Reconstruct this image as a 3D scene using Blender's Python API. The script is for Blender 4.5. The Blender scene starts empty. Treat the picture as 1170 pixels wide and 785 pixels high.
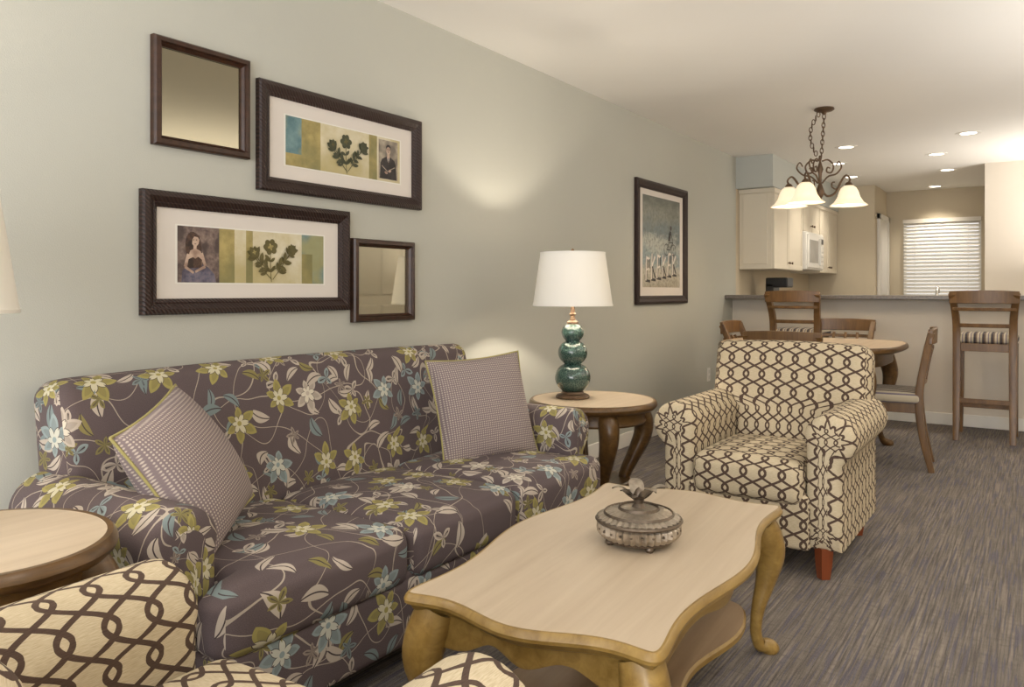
import bpy, bmesh, math, random
from mathutils import Vector, Matrix, Euler
random.seed(7)
pi=math.pi; sin=math.sin; cos=math.cos
scene=bpy.context.scene
COL=scene.collection
def srgb(h):
    if isinstance(h,str):
        h=h.lstrip('#'); c=[int(h[i:i+2],16)/255 for i in (0,2,4)]
    else: c=[v/255 for v in h]
    return tuple((v/12.92 if v<=.04045 else ((v+.055)/1.055)**2.4) for v in c)+(1,)
# ---------------------------------------------------------------- materials
class NB:
    def __init__(s,name):
        m=bpy.data.materials.new(name); m.use_nodes=True
        s.m=m; s.t=m.node_tree; s.b=s.t.nodes['Principled BSDF']; s.out=s.t.nodes['Material Output']
    def n(s,t,**k):
        nd=s.t.nodes.new(t)
        for a,v in k.items(): setattr(nd,a,v)
        return nd
    def put(s,sock,v):
        if hasattr(v,'is_output'): s.t.links.new(v,sock)
        elif v is not None: sock.default_value=v
    def math(s,op,a,b=None,c=None):
        nd=s.n('ShaderNodeMath',operation=op); s.put(nd.inputs[0],a); s.put(nd.inputs[1],b)
        if c is not None: s.put(nd.inputs[2],c)
        return nd.outputs[0]
    def vm(s,op,a,b=None):
        nd=s.n('ShaderNodeVectorMath',operation=op); s.put(nd.inputs[0],a)
        if b is not None: s.put(nd.inputs[1],b)
        return nd.outputs['Value'] if op in('LENGTH','DOT_PRODUCT') else nd.outputs[0]
    def mix(s,f,a,b):
        nd=s.n('ShaderNodeMix',data_type='RGBA'); s.put(nd.inputs[0],f); s.put(nd.inputs[6],a); s.put(nd.inputs[7],b)
        return nd.outputs[2]
    def coord(s,kind='Object'): return s.n('ShaderNodeTexCoord').outputs[kind]
    def noise(s,vec,scale,detail=3,rough=.5,dim='3D',dist=0):
        nd=s.n('ShaderNodeTexNoise',noise_dimensions=dim); s.put(nd.inputs['Vector'],vec)
        nd.inputs['Scale'].default_value=scale; nd.inputs['Detail'].default_value=detail; nd.inputs['Roughness'].default_value=rough
        nd.inputs['Distortion'].default_value=dist
        return nd.outputs['Fac'] if 'Fac' in nd.outputs else nd.outputs[0]
    def ramp(s,f,stops,interp='LINEAR'):
        nd=s.n('ShaderNodeValToRGB'); cr=nd.color_ramp; cr.interpolation=interp
        while len(cr.elements)<len(stops): cr.elements.new(.5)
        for e,(p,c) in zip(cr.elements,stops): e.position=p; e.color=c
        s.put(nd.inputs[0],f); return nd.outputs[0]
    def bump(s,h,strength=.3,dist=.002):
        nd=s.n('ShaderNodeBump'); nd.inputs['Strength'].default_value=strength; nd.inputs['Distance'].default_value=dist
        s.put(nd.inputs['Height'],h); s.t.links.new(nd.outputs[0],s.b.inputs['Normal'])
    def base(s,c,rough=.5,metal=0):
        s.put(s.b.inputs['Base Color'],c); s.b.inputs['Roughness'].default_value=rough; s.b.inputs['Metallic'].default_value=metal
        return s.m
def dk(c,f): return (c[0]*f,c[1]*f,c[2]*f,1)
def M(name,h,rough=.5,metal=0,var=.08,scale=6,bump=0,bscale=200,stretch=(1,1,1)):
    b=NB(name); c=srgb(h); v=b.vm('MULTIPLY',b.coord(),stretch)
    n=b.noise(v,scale,3)
    col=b.mix(n,dk(c,1-var*1.6),dk(c,1+var*1.6))
    if bump: b.bump(b.noise(v,bscale,2),bump)
    return b.base(col,rough,metal)
def WOOD(name,h,h2,rough=.35,scale=9,stretch=(1,.12,1)):
    b=NB(name); v=b.vm('MULTIPLY',b.coord(),stretch)
    n=b.noise(v,scale*4,6,.62,dist=.5); n2=b.noise(b.coord(),2.5,2)
    col=b.mix(b.ramp(n,[(.3,(0,0,0,1)),(.72,(1,1,1,1))]),srgb(h2),srgb(h))
    col=b.mix(b.math('MULTIPLY',n2,.3),col,srgb(h2))
    b.bump(n,.08,.001)
    return b.base(col,rough)
def EMIT(name,h,st,base='#ffffff'):
    b=NB(name); b.base(srgb(base),.5)
    b.b.inputs['Emission Color'].default_value=srgb(h); b.b.inputs['Emission Strength'].default_value=st
    return b.m
wall_m=M('wall_paint_sage','#bdbdb4',.9,0,.015,2,.3,260)
soff_m=M('wall_paint_soffit','#bcbfba',.85,0,.015,2,.2,260)
kit_m=M('wall_paint_tan','#cfc3ac',.85,0,.015,2,.2,260)
bar_m=M('wall_paint_cream','#dad1c4',.85,0,.015,2,.2,260)
ceil_m=M('ceiling_paint','#efece6',.9,0,.01,2,.3,150)
trim_m=M('trim_white','#e8e5de',.4,0,.01)
white_m=M('appliance_white','#e6e4de',.25,0,.01)
cab_m=M('cabinet_cream','#dfd6c4',.4,0,.015)
dark_m=M('dark_plastic','#17171a',.3,0,.1)
counter_m=M('counter_laminate','#77706a',.3,0,.35,60)
bronze_m=M('bronze_iron','#64503e',.42,.55,.2,20)
def carpet():
    b=NB('carpet'); o=b.coord()
    a=b.noise(b.vm('MULTIPLY',o,(130,3.2,1)),1,3,.6)
    c=b.noise(b.vm('MULTIPLY',b.vm('ADD',o,(3.3,8,0)),(105,3.6,1)),1,2,.5)
    d=b.noise(b.vm('MULTIPLY',o,(18,48,1)),1,4,.75)
    f=b.noise(o,320,2,.8)
    g=b.noise(b.vm('MULTIPLY',o,(9,1.2,1)),1,3,.6)
    col=b.mix(b.ramp(a,[(.36,(0,0,0,1)),(.62,(1,1,1,1))]),srgb('#47413d'),srgb('#8f857a'))
    col=b.mix(b.ramp(g,[(.38,(.0,.0,.0,1)),(.62,(.5,.5,.5,1))]),col,srgb('#5a534e'))
    col=b.mix(b.ramp(d,[(.48,(0,0,0,1)),(.66,(.5,.5,.5,1))]),col,srgb('#4b443f'))
    col=b.mix(b.ramp(c,[(.54,(0,0,0,1)),(.58,(.62,.62,.62,1))]),col,srgb('#4a495f'))
    col=b.mix(b.ramp(f,[(.45,(0,0,0,1)),(.7,(.5,.5,.5,1))]),col,srgb('#9b9188'))
    b.bump(f,.6,.004)
    return b.base(col,.95)
carpet_m=carpet()
# floral sofa fabric
def floral():
    b=NB('floral_fabric'); uv=b.coord('UV')
    base=b.mix(b.noise(uv,450,2,.7,dim='2D'),srgb('#43383a'),srgb('#6f6162'))
    def vine(off,sc,lv,w):
        wn=b.noise(b.vm('ADD',uv,off),sc,.5,.4,'2D',.25)
        return b.math('LESS_THAN',b.math('ABSOLUTE',b.math('SUBTRACT',wn,lv)),w)
    vi=b.math('MAXIMUM',vine((3.1,7.7,0),3.6,.5,.0032),vine((13.1,1.7,0),4.0,.53,.0032))
    vi=b.math('MAXIMUM',vi,vine((23.1,31.7,0),3.8,.48,.003))
    col=b.mix(vi,base,srgb('#aca092'))
    dark=srgb('#43383a')
    def cell(scale,off,rnd):
        v=b.vm('ADD',b.vm('MULTIPLY',uv,(scale,scale,0)),off)
        vo=b.n('ShaderNodeTexVoronoi',voronoi_dimensions='2D'); vo.inputs['Scale'].default_value=1; vo.inputs['Randomness'].default_value=rnd
        b.put(vo.inputs['Vector'],v)
        d=b.vm('SUBTRACT',v,vo.outputs['Position'])
        sp=b.n('ShaderNodeSeparateXYZ'); b.put(sp.inputs[0],d)
        rc=b.n('ShaderNodeSeparateColor'); b.put(rc.inputs[0],vo.outputs['Color'])
        ang=b.math('ADD',b.math('ARCTAN2',sp.outputs[1],sp.outputs[0]),b.math('MULTIPLY',rc.outputs[0],6.28))
        return ang,b.vm('LENGTH',d),rc
    def leaves(col,scale,off,rnd,palette,present,a=.42,w=.15):
        ang,r,rc=cell(scale,off,rnd)
        x=b.math('MULTIPLY',r,b.math('COSINE',ang)); y=b.math('MULTIPLY',r,b.math('SINE',ang))
        y=b.math('SUBTRACT',y,b.math('MULTIPLY',b.math('MULTIPLY',x,x),.7))
        ay=b.math('ABSOLUTE',y); xn=b.math('DIVIDE',x,a); x2=b.math('MULTIPLY',xn,xn)
        W=b.math('MULTIPLY',b.math('SUBTRACT',1,x2),w)
        mk_=b.math('MULTIPLY',b.math('LESS_THAN',ay,W),b.math('LESS_THAN',rc.outputs[2],present))
        pal=b.ramp(rc.outputs[1],palette,'CONSTANT')
        rib=b.math('LESS_THAN',ay,.018)
        return b.mix(mk_,col,b.mix(rib,pal,dark))
    def layer(col,scale,off,rnd,petals,R,palette,present=1.0,pw=2.0,fat=1.25,double=False):
        ang,r,rc=cell(scale,off,rnd)
        asy=b.math('MULTIPLY_ADD',b.math('COSINE',b.math('ADD',ang,.6)),.2*R,R*.85)
        q=b.math('DIVIDE',r,asy)
        def star(ang,q,fat,pw):
            fr=b.math('FRACT',b.math('MULTIPLY',ang,petals/(2*pi)))
            t1=b.math('MULTIPLY',b.math('ABSOLUTE',b.math('SUBTRACT',fr,.5)),2)
            W=b.math('MULTIPLY',b.math('SUBTRACT',1,b.math('POWER',b.math('MINIMUM',q,1.0),pw)),fat)
            return t1,W
        t1,W=star(b.math('ADD',ang,20.0),q,fat,pw)
        mask=b.math('LESS_THAN',t1,W)
        if present<1: mask=b.math('MULTIPLY',mask,b.math('LESS_THAN',rc.outputs[2],present))
        pal=b.ramp(rc.outputs[1],palette,'CONSTANT')
        light=b.mix(.6,pal,srgb('#e0dac8'))
        inner=b.math('LESS_THAN',b.math('DIVIDE',t1,.72),b.math('MULTIPLY',b.math('SUBTRACT',1,b.math('POWER',b.math('MINIMUM',b.math('DIVIDE',q,.84),1.0),pw)),fat))
        pc=b.mix(inner,pal,b.mix(.25,pal,dark))
        gap=b.math('MULTIPLY',b.math('GREATER_THAN',t1,.9),b.math('GREATER_THAN',q,.22))
        pc=b.mix(gap,pc,dark)
        if double:
            t2,W2=star(b.math('ADD',ang,20.0+pi/petals),b.math('DIVIDE',q,.56),fat*.95,pw)
            pc=b.mix(b.math('LESS_THAN',t2,b.math('ADD',W2,.14)),pc,dark)
            pc=b.mix(b.math('LESS_THAN',t2,W2),pc,light)
            pc=b.mix(b.math('LESS_THAN',q,.13),pc,pal)
        else:
            rib=b.math('MULTIPLY',b.math('LESS_THAN',t1,.09),b.math('LESS_THAN',q,.7))
            pc=b.mix(rib,pc,dark)
        return b.mix(mask,col,pc)
    Y=srgb('#9c9256'); Y2=srgb('#857c4c'); B=srgb('#8b999a'); B2=srgb('#788586'); W=srgb('#b9ada0'); G=srgb('#978a80')
    col=leaves(col,11.0,(1.3,4.2,0),.85,[(0,W),(.4,Y2),(.6,B2),(.8,W)],.5)
    col=leaves(col,9.0,(31.3,14.2,0),.85,[(0,W),(.5,B2),(.7,W)],.35,.40,.17)
    col=layer(col,8.5,(5.7,2.9,0),.7,3,.40,[(0,W),(.6,B),(.8,W)],.38,1.5,.8)
    col=layer(col,7.6,(9.1,6.6,0),.6,5,.27,[(0,Y2),(.45,B2),(.7,G)],.35,1.6,1.0)
    col=layer(col,5.3,(2.2,8.4,0),.45,6,.385,[(0,Y),(.42,B),(.72,Y),(.9,W)],.74,2.0,1.2,True)
    b.bump(b.noise(uv,700,2,dim='2D'),.25,.001)
    return b.base(col,.9)
floral_m=floral()
def lattice():
    b=NB('lattice_fabric'); uv=b.coord('UV')
    sp=b.n('ShaderNodeSeparateXYZ'); b.put(sp.inputs[0],uv); x,y=sp.outputs[0],sp.outputs[1]
    P=.076; L=.158; A=.66*P
    s1=b.math('MULTIPLY',b.math('SINE',b.math('MULTIPLY',y,2*pi/L)),A)
    def fam(sg,off):
        t=b.math('ADD',b.math('DIVIDE',b.math(('ADD' if sg>0 else 'SUBTRACT'),x,s1),P),off)
        return b.math('ABSOLUTE',b.math('SUBTRACT',b.math('FRACT',t),.5))
    cs=b.math('ABSOLUTE',b.math('COSINE',b.math('MULTIPLY',y,2*pi/L)))
    w=b.math('MULTIPLY_ADD',cs,.075,.06)
    m=b.math('MAXIMUM',b.math('LESS_THAN',fam(1,0),w),b.math('LESS_THAN',fam(-1,0),w))
    rib=b.noise(b.vm('MULTIPLY',uv,(60,700,0)),1,2,.5,'2D')
    base=b.mix(rib,srgb('#ab9878'),srgb('#ddd0b4'))
    col=b.mix(m,base,b.mix(rib,srgb('#3b2a22'),srgb('#5e4a3e')))
    b.bump(rib,.3,.001)
    return b.base(col,.88)
lattice_m=lattice()
def pillowf():
    b=NB('pillow_weave'); uv=b.coord('UV')
    sp=b.n('ShaderNodeSeparateXYZ'); b.put(sp.inputs[0],uv); k=2*pi/.0125
    u=b.math('ADD',sp.outputs[0],sp.outputs[1]); v=b.math('SUBTRACT',sp.outputs[0],sp.outputs[1])
    a=b.math('MULTIPLY',b.math('SINE',b.math('MULTIPLY',u,k*.7)),b.math('SINE',b.math('MULTIPLY',v,k*.7)))
    h=b.ramp(a,[(.0,(0,0,0,1)),(.35,(.25,.25,.25,1)),(.6,(1,1,1,1))])
    col=b.mix(h,srgb('#7b6d70'),srgb('#c6baad'))
    col=b.mix(b.math('MULTIPLY',b.noise(uv,300,2,dim='2D'),.3),col,srgb('#978a88'))
    b.bump(a,.2,.0015)
    return b.base(col,.92)
pillow_m=pillowf()
pipe_m=M('piping_olive_yellow','#a39a62',.8)
def stripes():
    b=NB('striped_seat'); o=b.coord('Object')
    sp=b.n('ShaderNodeSeparateXYZ'); b.put(sp.inputs[0],o)
    f=b.math('FRACT',b.math('MULTIPLY',sp.outputs[0],18))
    col=b.ramp(f,[(0,srgb('#3b353a')),(.25,srgb('#a89d89')),(.48,srgb('#6b6270')),(.6,srgb('#b9ae99')),(.82,srgb('#6d5b4e'))],'CONSTANT')
    return b.base(col,.85)
stripe_m=stripes()
gold_m=WOOD('wood_honey_olive','#a6884b','#7b5f2d',.32)
lighttop_m=WOOD('wood_pale_top','#cdbca5','#b9a68e',.38,5,(1,.05,1))
brownw_m=WOOD('wood_brown','#77572f','#483219',.3)
chairw_m=WOOD('wood_chair','#84623a','#583f25',.35,8,(1,1,.12))
redleg_m=WOOD('wood_leg_red','#8c4a2a','#6d341c',.3,8,(1,1,.15))
def framem():
    b=NB('frame_ribbed_walnut'); o=b.coord()
    sp=b.n('ShaderNodeSeparateXYZ'); b.put(sp.inputs[0],o)
    s=b.math('SINE',b.math('MULTIPLY',b.math('ADD',sp.outputs[0],sp.outputs[2]),420))
    n=b.noise(o,30,3)
    col=b.mix(b.math('MULTIPLY',b.math('ADD',s,1),.35),srgb('#1b100f'),srgb('#432922'))
    col=b.mix(b.math('MULTIPLY',n,.4),col,srgb('#251613'))
    b.bump(s,.5,.002); return b.base(col,.42)
frame_m=framem()
framep_m=WOOD('frame_plain_brown','#4a2e20','#2e1c13',.4)
mat_m=M('mat_board','#ddd6cf',.8,0,.01)
mirror_m=M('mirror_glass','#98917d',.03,1,.0)
mirror2_m=M('mirror_glass_clear','#bdb6a2',.03,1,.0)
# ---------------------------------------------------------------- mesh helpers
def empty(name,loc=(0,0,0),rot=0):
    e=bpy.data.objects.new(name,None); e.empty_display_size=.1; e.location=loc; e.rotation_euler=(0,0,rot); COL.objects.link(e); return e
def mk(name,V,F,mats,parent=None,uvs=None,mi=None,smooth=True,loc=(0,0,0),rot=(0,0,0),recalc=True,ang=35):
    me=bpy.data.meshes.new(name); me.from_pydata([tuple(v) for v in V],[],F)
    if not isinstance(mats,(list,tuple)): mats=[mats]
    for m in mats: me.materials.append(m)
    if uvs:
        ul=me.uv_layers.new(name='UVMap')
        for p in me.polygons:
            for k,li in enumerate(p.loop_indices): ul.data[li].uv=uvs[p.index][k]
    if mi:
        for p,m in zip(me.polygons,mi): p.material_index=m
    if recalc:
        bm=bmesh.new(); bm.from_mesh(me); bmesh.ops.recalc_face_normals(bm,faces=bm.faces); bm.to_mesh(me); bm.free()
    if smooth:
        for p in me.polygons: p.use_smooth=True
        try: me.set_sharp_from_angle(angle=math.radians(ang))
        except Exception: pass
    o=bpy.data.objects.new(name,me); COL.objects.link(o); o.location=loc; o.rotation_euler=rot
    if parent: o.parent=parent
    return o
def box(name,lo,hi,mat,parent=None,bev=0.0,rot=(0,0,0)):
    c=[(a+b)/2 for a,b in zip(lo,hi)]; h=[(b-a)/2 for a,b in zip(lo,hi)]
    V=[(x*h[0],y*h[1],z*h[2]) for z in(-1,1) for y in(-1,1) for x in(-1,1)]
    F=[(0,1,3,2),(4,6,7,5),(0,4,5,1),(2,3,7,6),(0,2,6,4),(1,5,7,3)]
    o=mk(name,V,F,mat,parent,smooth=False,loc=c,rot=rot)
    if bev:
        m=o.modifiers.new('b','BEVEL'); m.width=bev; m.segments=2; m.limit_method='ANGLE'
    return o
def rbox(name,size,r,mat,parent=None,loc=(0,0,0),rot=(0,0,0),puff=0,deform=None,n=8,uvo=(0,0),ns=(None,None,None)):
    h=[s/2 for s in size]; 
    def lst(i):
        a=h[i]-r; k=ns[i] or n
        L=[-a+2*a*j/k for j in range(k+1)]
        arc=[r*math.tan(math.radians(45*t/4)) for t in(1,2,3,4)]
        return [-a-q for q in reversed(arc)]+L+[a+q for q in arc]
    C=[lst(i) for i in range(3)]
    vd={}; V=[]; F=[]; U=[]
    def vert(p):
        k=tuple(round(q,5) for q in p)
        if k in vd: return vd[k]
        core=[max(-(h[i]-r),min(h[i]-r,p[i])) for i in range(3)]
        d=Vector([p[i]-core[i] for i in range(3)]); L=d.length
        q=Vector(core)+(d/L*r if L>1e-9 else Vector((0,0,0)))
        fx=1-(p[0]/h[0])**2; fy=1-(p[1]/h[1])**2; fz=1-(p[2]/h[2])**2
        if puff:
            fx=max(fx,0);fy=max(fy,0);fz=max(fz,0)
            if p[2]>0: q.z+=puff*(fx*fy)**.6*(p[2]/h[2])
            q.y+=(-1 if p[1]<0 else 1)*puff*.5*(fx*fz)**.6*abs(p[1]/h[1])
        if deform: q=Vector(deform(q.x,q.y,q.z))
        vd[k]=len(V); V.append(q); return vd[k]
    for ax in range(3):
        a,b=[(1,2),(0,2),(0,1)][ax]
        for sg in(-1,1):
            for i in range(len(C[a])-1):
                for j in range(len(C[b])-1):
                    ps=[]; 
                    for ii,jj in((i,j),(i+1,j),(i+1,j+1),(i,j+1)):
                        p=[0,0,0]; p[ax]=sg*h[ax]; p[a]=C[a][ii]; p[b]=C[b][jj]; ps.append(p)
                    F.append([vert(p) for p in ps])
                    uu=[]
                    for p in ps:
                        if ax==2: t=(p[0],p[1]*sg)
                        elif ax==1: t=(p[0],(-h[1]-h[2]+p[2]) if sg<0 else h[1]+h[2]+p[2])
                        else: t=(sg*(h[0]+h[2])+p[1]*.999,p[2]+.5)
                        uu.append((t[0]+uvo[0],t[1]+uvo[1]))
                    U.append(uu)
    return mk(name,V,F,mat,parent,uvs=U,loc=loc,rot=rot,ang=60)
def norms(P):
    n=len(P); N=[]
    A=sum(P[i][0]*P[(i+1)%n][1]-P[(i+1)%n][0]*P[i][1] for i in range(n)); sg=1 if A>0 else -1
    for i in range(n):
        a=P[i-1];b=P[i];c=P[(i+1)%n]
        t1=Vector((b[0]-a[0],b[1]-a[1]));t2=Vector((c[0]-b[0],c[1]-b[1]))
        if t1.length<1e-9:t1=t2.copy()
        if t2.length<1e-9:t2=t1.copy()
        t1.normalize();t2.normalize()
        t=(t1+t2); 
        t=t.normalized() if t.length>1e-6 else t1
        k=max(.5,abs(t.dot(t1)))
        N.append((-t.y*sg/k,t.x*sg/k))
    return N
def loft(name,P,rings,mats,parent=None,plane='xy',mi=None,caps=True,loc=(0,0,0),rot=(0,0,0),ang=35,capmi=(0,0),uvo=(0,0)):
    N=norms(P); n=len(P); V=[];F=[];U=[];MI=[]
    arc=[0]
    for i in range(n): arc.append(arc[-1]+math.dist(P[i],P[(i+1)%n]))
    cum=[0]
    for k in range(1,len(rings)): cum.append(cum[-1]+math.hypot(rings[k][0]-rings[k-1][0],rings[k][1]-rings[k-1][1]))
    for ins,h in rings:
        for p,nn in zip(P,N):
            a=p[0]+nn[0]*ins;b=p[1]+nn[1]*ins
            V.append((a,b,h) if plane=='xy' else (a,h,b))
    for k in range(len(rings)-1):
        for i in range(n):
            j=(i+1)%n
            F.append((k*n+i,k*n+j,(k+1)*n+j,(k+1)*n+i))
            U.append([(cum[k]+uvo[0],arc[i]+uvo[1]),(cum[k]+uvo[0],arc[i+1]+uvo[1]),(cum[k+1]+uvo[0],arc[i+1]+uvo[1]),(cum[k+1]+uvo[0],arc[i]+uvo[1])])
            MI.append(mi[k] if mi else 0)
    if caps:
        for k,cm in((0,capmi[0]),(len(rings)-1,capmi[1])):
            if plane=='xy':
                cx=sum(p[0] for p in P)/n; cy=sum(p[1] for p in P)/n; ci=len(V); V.append((cx,cy,rings[k][1]))
                for i in range(n):
                    j=(i+1)%n; F.append((k*n+i,k*n+j,ci)); MI.append(cm); U.append([P[i],P[j],(cx,cy)])
            else:
                F.append([k*n+i for i in range(n)]); MI.append(cm)
                U.append([(P[i][0]+uvo[0],P[i][1]+uvo[1]) for i in range(n)])
    return mk(name,V,F,mats,parent,uvs=U,mi=MI,loc=loc,rot=rot,ang=ang)
def lathe(name,prof,mat,parent=None,loc=(0,0,0),seg=40,closed=False,flute=None,rot=(0,0,0),ang=40):
    V=[];F=[]
    for r,z in prof:
        for i in range(seg):
            a=2*pi*i/seg; rr=r*(1+(flute(i,z) if flute else 0)); V.append((rr*cos(a),rr*sin(a),z))
    for k in range(len(prof)-1):
        for i in range(seg):
            j=(i+1)%seg; F.append((k*seg+i,k*seg+j,(k+1)*seg+j,(k+1)*seg+i))
    if not closed:
        F.append([i for i in range(seg)]); F.append([(len(prof)-1)*seg+i for i in range(seg)])
    else:
        k=len(prof)-1
        for i in range(seg):
            j=(i+1)%seg; F.append((k*seg+i,k*seg+j,j,i))
    return mk(name,V,F,mat,parent,loc=loc,ang=ang,rot=rot)
def catmull(P,sub=5):
    out=[];n=len(P)
    for i in range(n-1):
        p0=P[max(i-1,0)];p1=P[i];p2=P[i+1];p3=P[min(i+2,n-1)]
        for s in range(sub):
            t=s/sub
            out.append([.5*((2*b)+(-a+c)*t+(2*a-5*b+4*c-d)*t*t+(-a+3*b-3*c+d)*t**3) for a,b,c,d in zip(p0,p1,p2,p3)])
    out.append(list(P[-1])); return out
def tube(name,pts,mat,parent=None,sub=5,seg=10,loc=(0,0,0),sq=0,rot=(0,0,0),fl=1.0):
    """pts: (x,y,z,r)"""
    Q=catmull(pts,sub) if sub>1 else [list(p) for p in pts]
    V=[];F=[];up=None
    for i,q in enumerate(Q):
        a=Vector(Q[max(i-1,0)][:3]);b=Vector(Q[min(i+1,len(Q)-1)][:3]); t=(b-a)
        if t.length<1e-9: t=Vector((0,0,1))
        t.normalize()
        if up is None:
            up=Vector((1,0,0)) if abs(t.x)<.8 else Vector((0,1,0))
        u=(up-t*up.dot(t)).normalized(); w=t.cross(u); up=u
        for k in range(seg):
            th=2*pi*k/seg+(pi/4 if sq else 0); c,s=cos(th),sin(th)
            if sq:
                f=1/(abs(c)**sq+abs(s)**sq)**(1/sq); c*=f;s*=f
            V.append(Vector(q[:3])+u*(c*q[3])+w*(s*q[3]*fl))
    n=len(Q)
    for i in range(n-1):
        for k in range(seg):
            j=(k+1)%seg; F.append((i*seg+k,i*seg+j,(i+1)*seg+j,(i+1)*seg+k))
    F.append([k for k in range(seg)]);F.append([(n-1)*seg+k for k in range(seg)])
    return mk(name,V,F,mat,parent,loc=loc,rot=rot,ang=50)
def poly(name,P,y,mat,parent):
    """flat polygon in local XZ at depth y"""
    return mk(name,[(p[0],y,p[1]) for p in P],[list(range(len(P)))],mat,parent,smooth=False,recalc=False)
def rect(x0,z0,x1,z1): return [(x0,z0),(x1,z0),(x1,z1),(x0,z1)]
# ---------------------------------------------------------------- room
H=2.44
box('floor',(-.1,-2.0,-.1),(4.5,11.5,0),carpet_m)
box('ceiling',(-.1,-2.0,H),(4.5,11.5,H+.1),ceil_m)
box('wall_left',(-.1,-2.0,0),(0,7.5,H),wall_m)
box('wall_left_kitchen',(-.1,7.5,0),(0,11.5,H),kit_m)
box('wall_right',(4.4,-2.0,0),(4.5,9.3,H),kit_m)
box('wall_kitchen_right',(2.0,9.3,0),(4.5,9.42,H),bar_m)
box('wall_kitchen_end',(0,10.4,0),(.78,10.5,H),kit_m)
box('wall_hall_side',(.70,10.5,0),(.78,11.3,H),kit_m)
wx0,wx1,wz0,wz1=.98,1.86,.85,2.06
box('wall_far_lower',(.7,11.3,0),(2.3,11.4,wz0),kit_m)
box('wall_far_upper',(.7,11.3,wz1),(2.3,11.4,H),kit_m)
box('wall_far_left',(.7,11.3,wz0),(wx0,11.4,wz1),kit_m)
box('wall_far_right',(wx1,11.3,wz0),(2.3,11.4,wz1),kit_m)
box('wall_hall_right',(2.0,9.42,0),(2.1,11.3,H),bar_m)
box('wall_back_upper',(-.1,-2.1,2.2),(4.5,-2.0,H),kit_m)
box('wall_back_left',(-.1,-2.1,0),(.5,-2.0,2.2),kit_m)
box('wall_back_right',(3.9,-2.1,0),(4.5,-2.0,2.2),kit_m)
w=empty('window_2',(2.2,-2.05,0))
for x in(-1.68,-.02,1.64): box('stile',(x,-.03,0),(x+.05,.03,2.2),trim_m,w)
box('rail_top',(-1.7,-.03,2.15),(1.7,.03,2.2),trim_m,w); box('rail_bottom',(-1.7,-.03,0),(1.7,.03,.06),trim_m,w)
w=empty('window_1',((wx0+wx1)/2,11.3,(wz0+wz1)/2)); hw=(wx1-wx0)/2; hh=(wz1-wz0)/2
box('frame_l',(-hw,.02,-hh),(-hw+.03,.08,hh),trim_m,w);box('frame_r',(hw-.03,.02,-hh),(hw,.08,hh),trim_m,w)
box('frame_t',(-hw,.02,hh-.03),(hw,.08,hh),trim_m,w);box('frame_b',(-hw,.02,-hh),(hw,.08,-hh+.03),trim_m,w)
box('sill',(-hw-.03,-.04,-hh-.03),(hw+.03,.05,-hh),trim_m,w)
bm_=M('blind_slat','#ebe6dc',.5,0,.01)
bl=empty('window_blind',((wx0+wx1)/2,11.28,(wz0+wz1)/2))
box('headrail',(-hw,-.03,hh-.05),(hw,.02,hh),bm_,bl)
nb=25
for i in range(nb):
    z=-hh+.03+(2*hh-.09)*i/(nb-1); o=box('slat_%d'%i,(-hw+.01,-.028,-.0015),(hw-.01,.028,.0015),bm_,bl,rot=(math.radians(46),0,0)); o.location=(0,-.0,z)
for x in(-.3,.3): box('ladder',(x-.002,-.028,-hh+.02),(x+.002,-.026,hh-.04),bm_,bl)
box('soffit_wall',(0,7.5,2.13),(.36,10.4,H),soff_m)
def bb(name,lo,hi): box(name,lo,hi,trim_m,bev=.004)
bb('baseboard_left',(0,-2,0),(.015,7.4,.1))
bb('baseboard_right',(4.385,-2,0),(4.4,9.3,.1))
box('wall_bar',(0,7.4,0),(3.2,7.5,1.05),bar_m)
bb('baseboard_bar',(.015,7.385,0),(3.2,7.4,.1))
e=empty('bar_countertop',(0,0,0))
P=[(0.002,7.17),(3.28,7.17),(3.28,7.56),(0.002,7.56)]
loft('slab',P,[(.006,1.051),(0,1.056),(0,1.08),(.006,1.087)],counter_m,e)
d=empty('door_1',(4.398,7.0,0))
box('leaf',(-.035,-.42,0.0),(-.005,.42,2.04),trim_m,d)
for z0,z1 in((.15,.95),(1.08,1.92)):
    for y0 in(-.34,.04): box('panel',(-.045,y0,z0),(-.035,y0+.3,z1),trim_m,d,.006)
for y0 in(-.5,.42): box('casing',(-.045,y0,0),(0,y0+.08,2.12),trim_m,d,.004)
box('casing_top',(-.045,-.5,2.04),(0,.5,2.12),trim_m,d,.004)
lathe('knob',[(.001,0),(.012,.0),(.012,.03),(.028,.045),(.028,.065),(.001,.075)],bronze_m,d,(-.045,.34,1.0),20,rot=(0,-pi/2,0))
d=empty('door_2',(.782,10.92,0))
box('leaf',(.0,-.3,0),(.02,.3,2.03),trim_m,d)
for z0,z1 in((.15,.95),(1.08,1.92)): box('panel',(.02,-.22,z0),(.028,.22,z1),trim_m,d,.005)
for y0 in(-.37,.3): box('casing',(0,y0,0),(.035,y0+.07,2.1),trim_m,d,.004)
box('casing_top',(0,-.37,2.03),(.035,.37,2.1),trim_m,d,.004)
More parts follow.
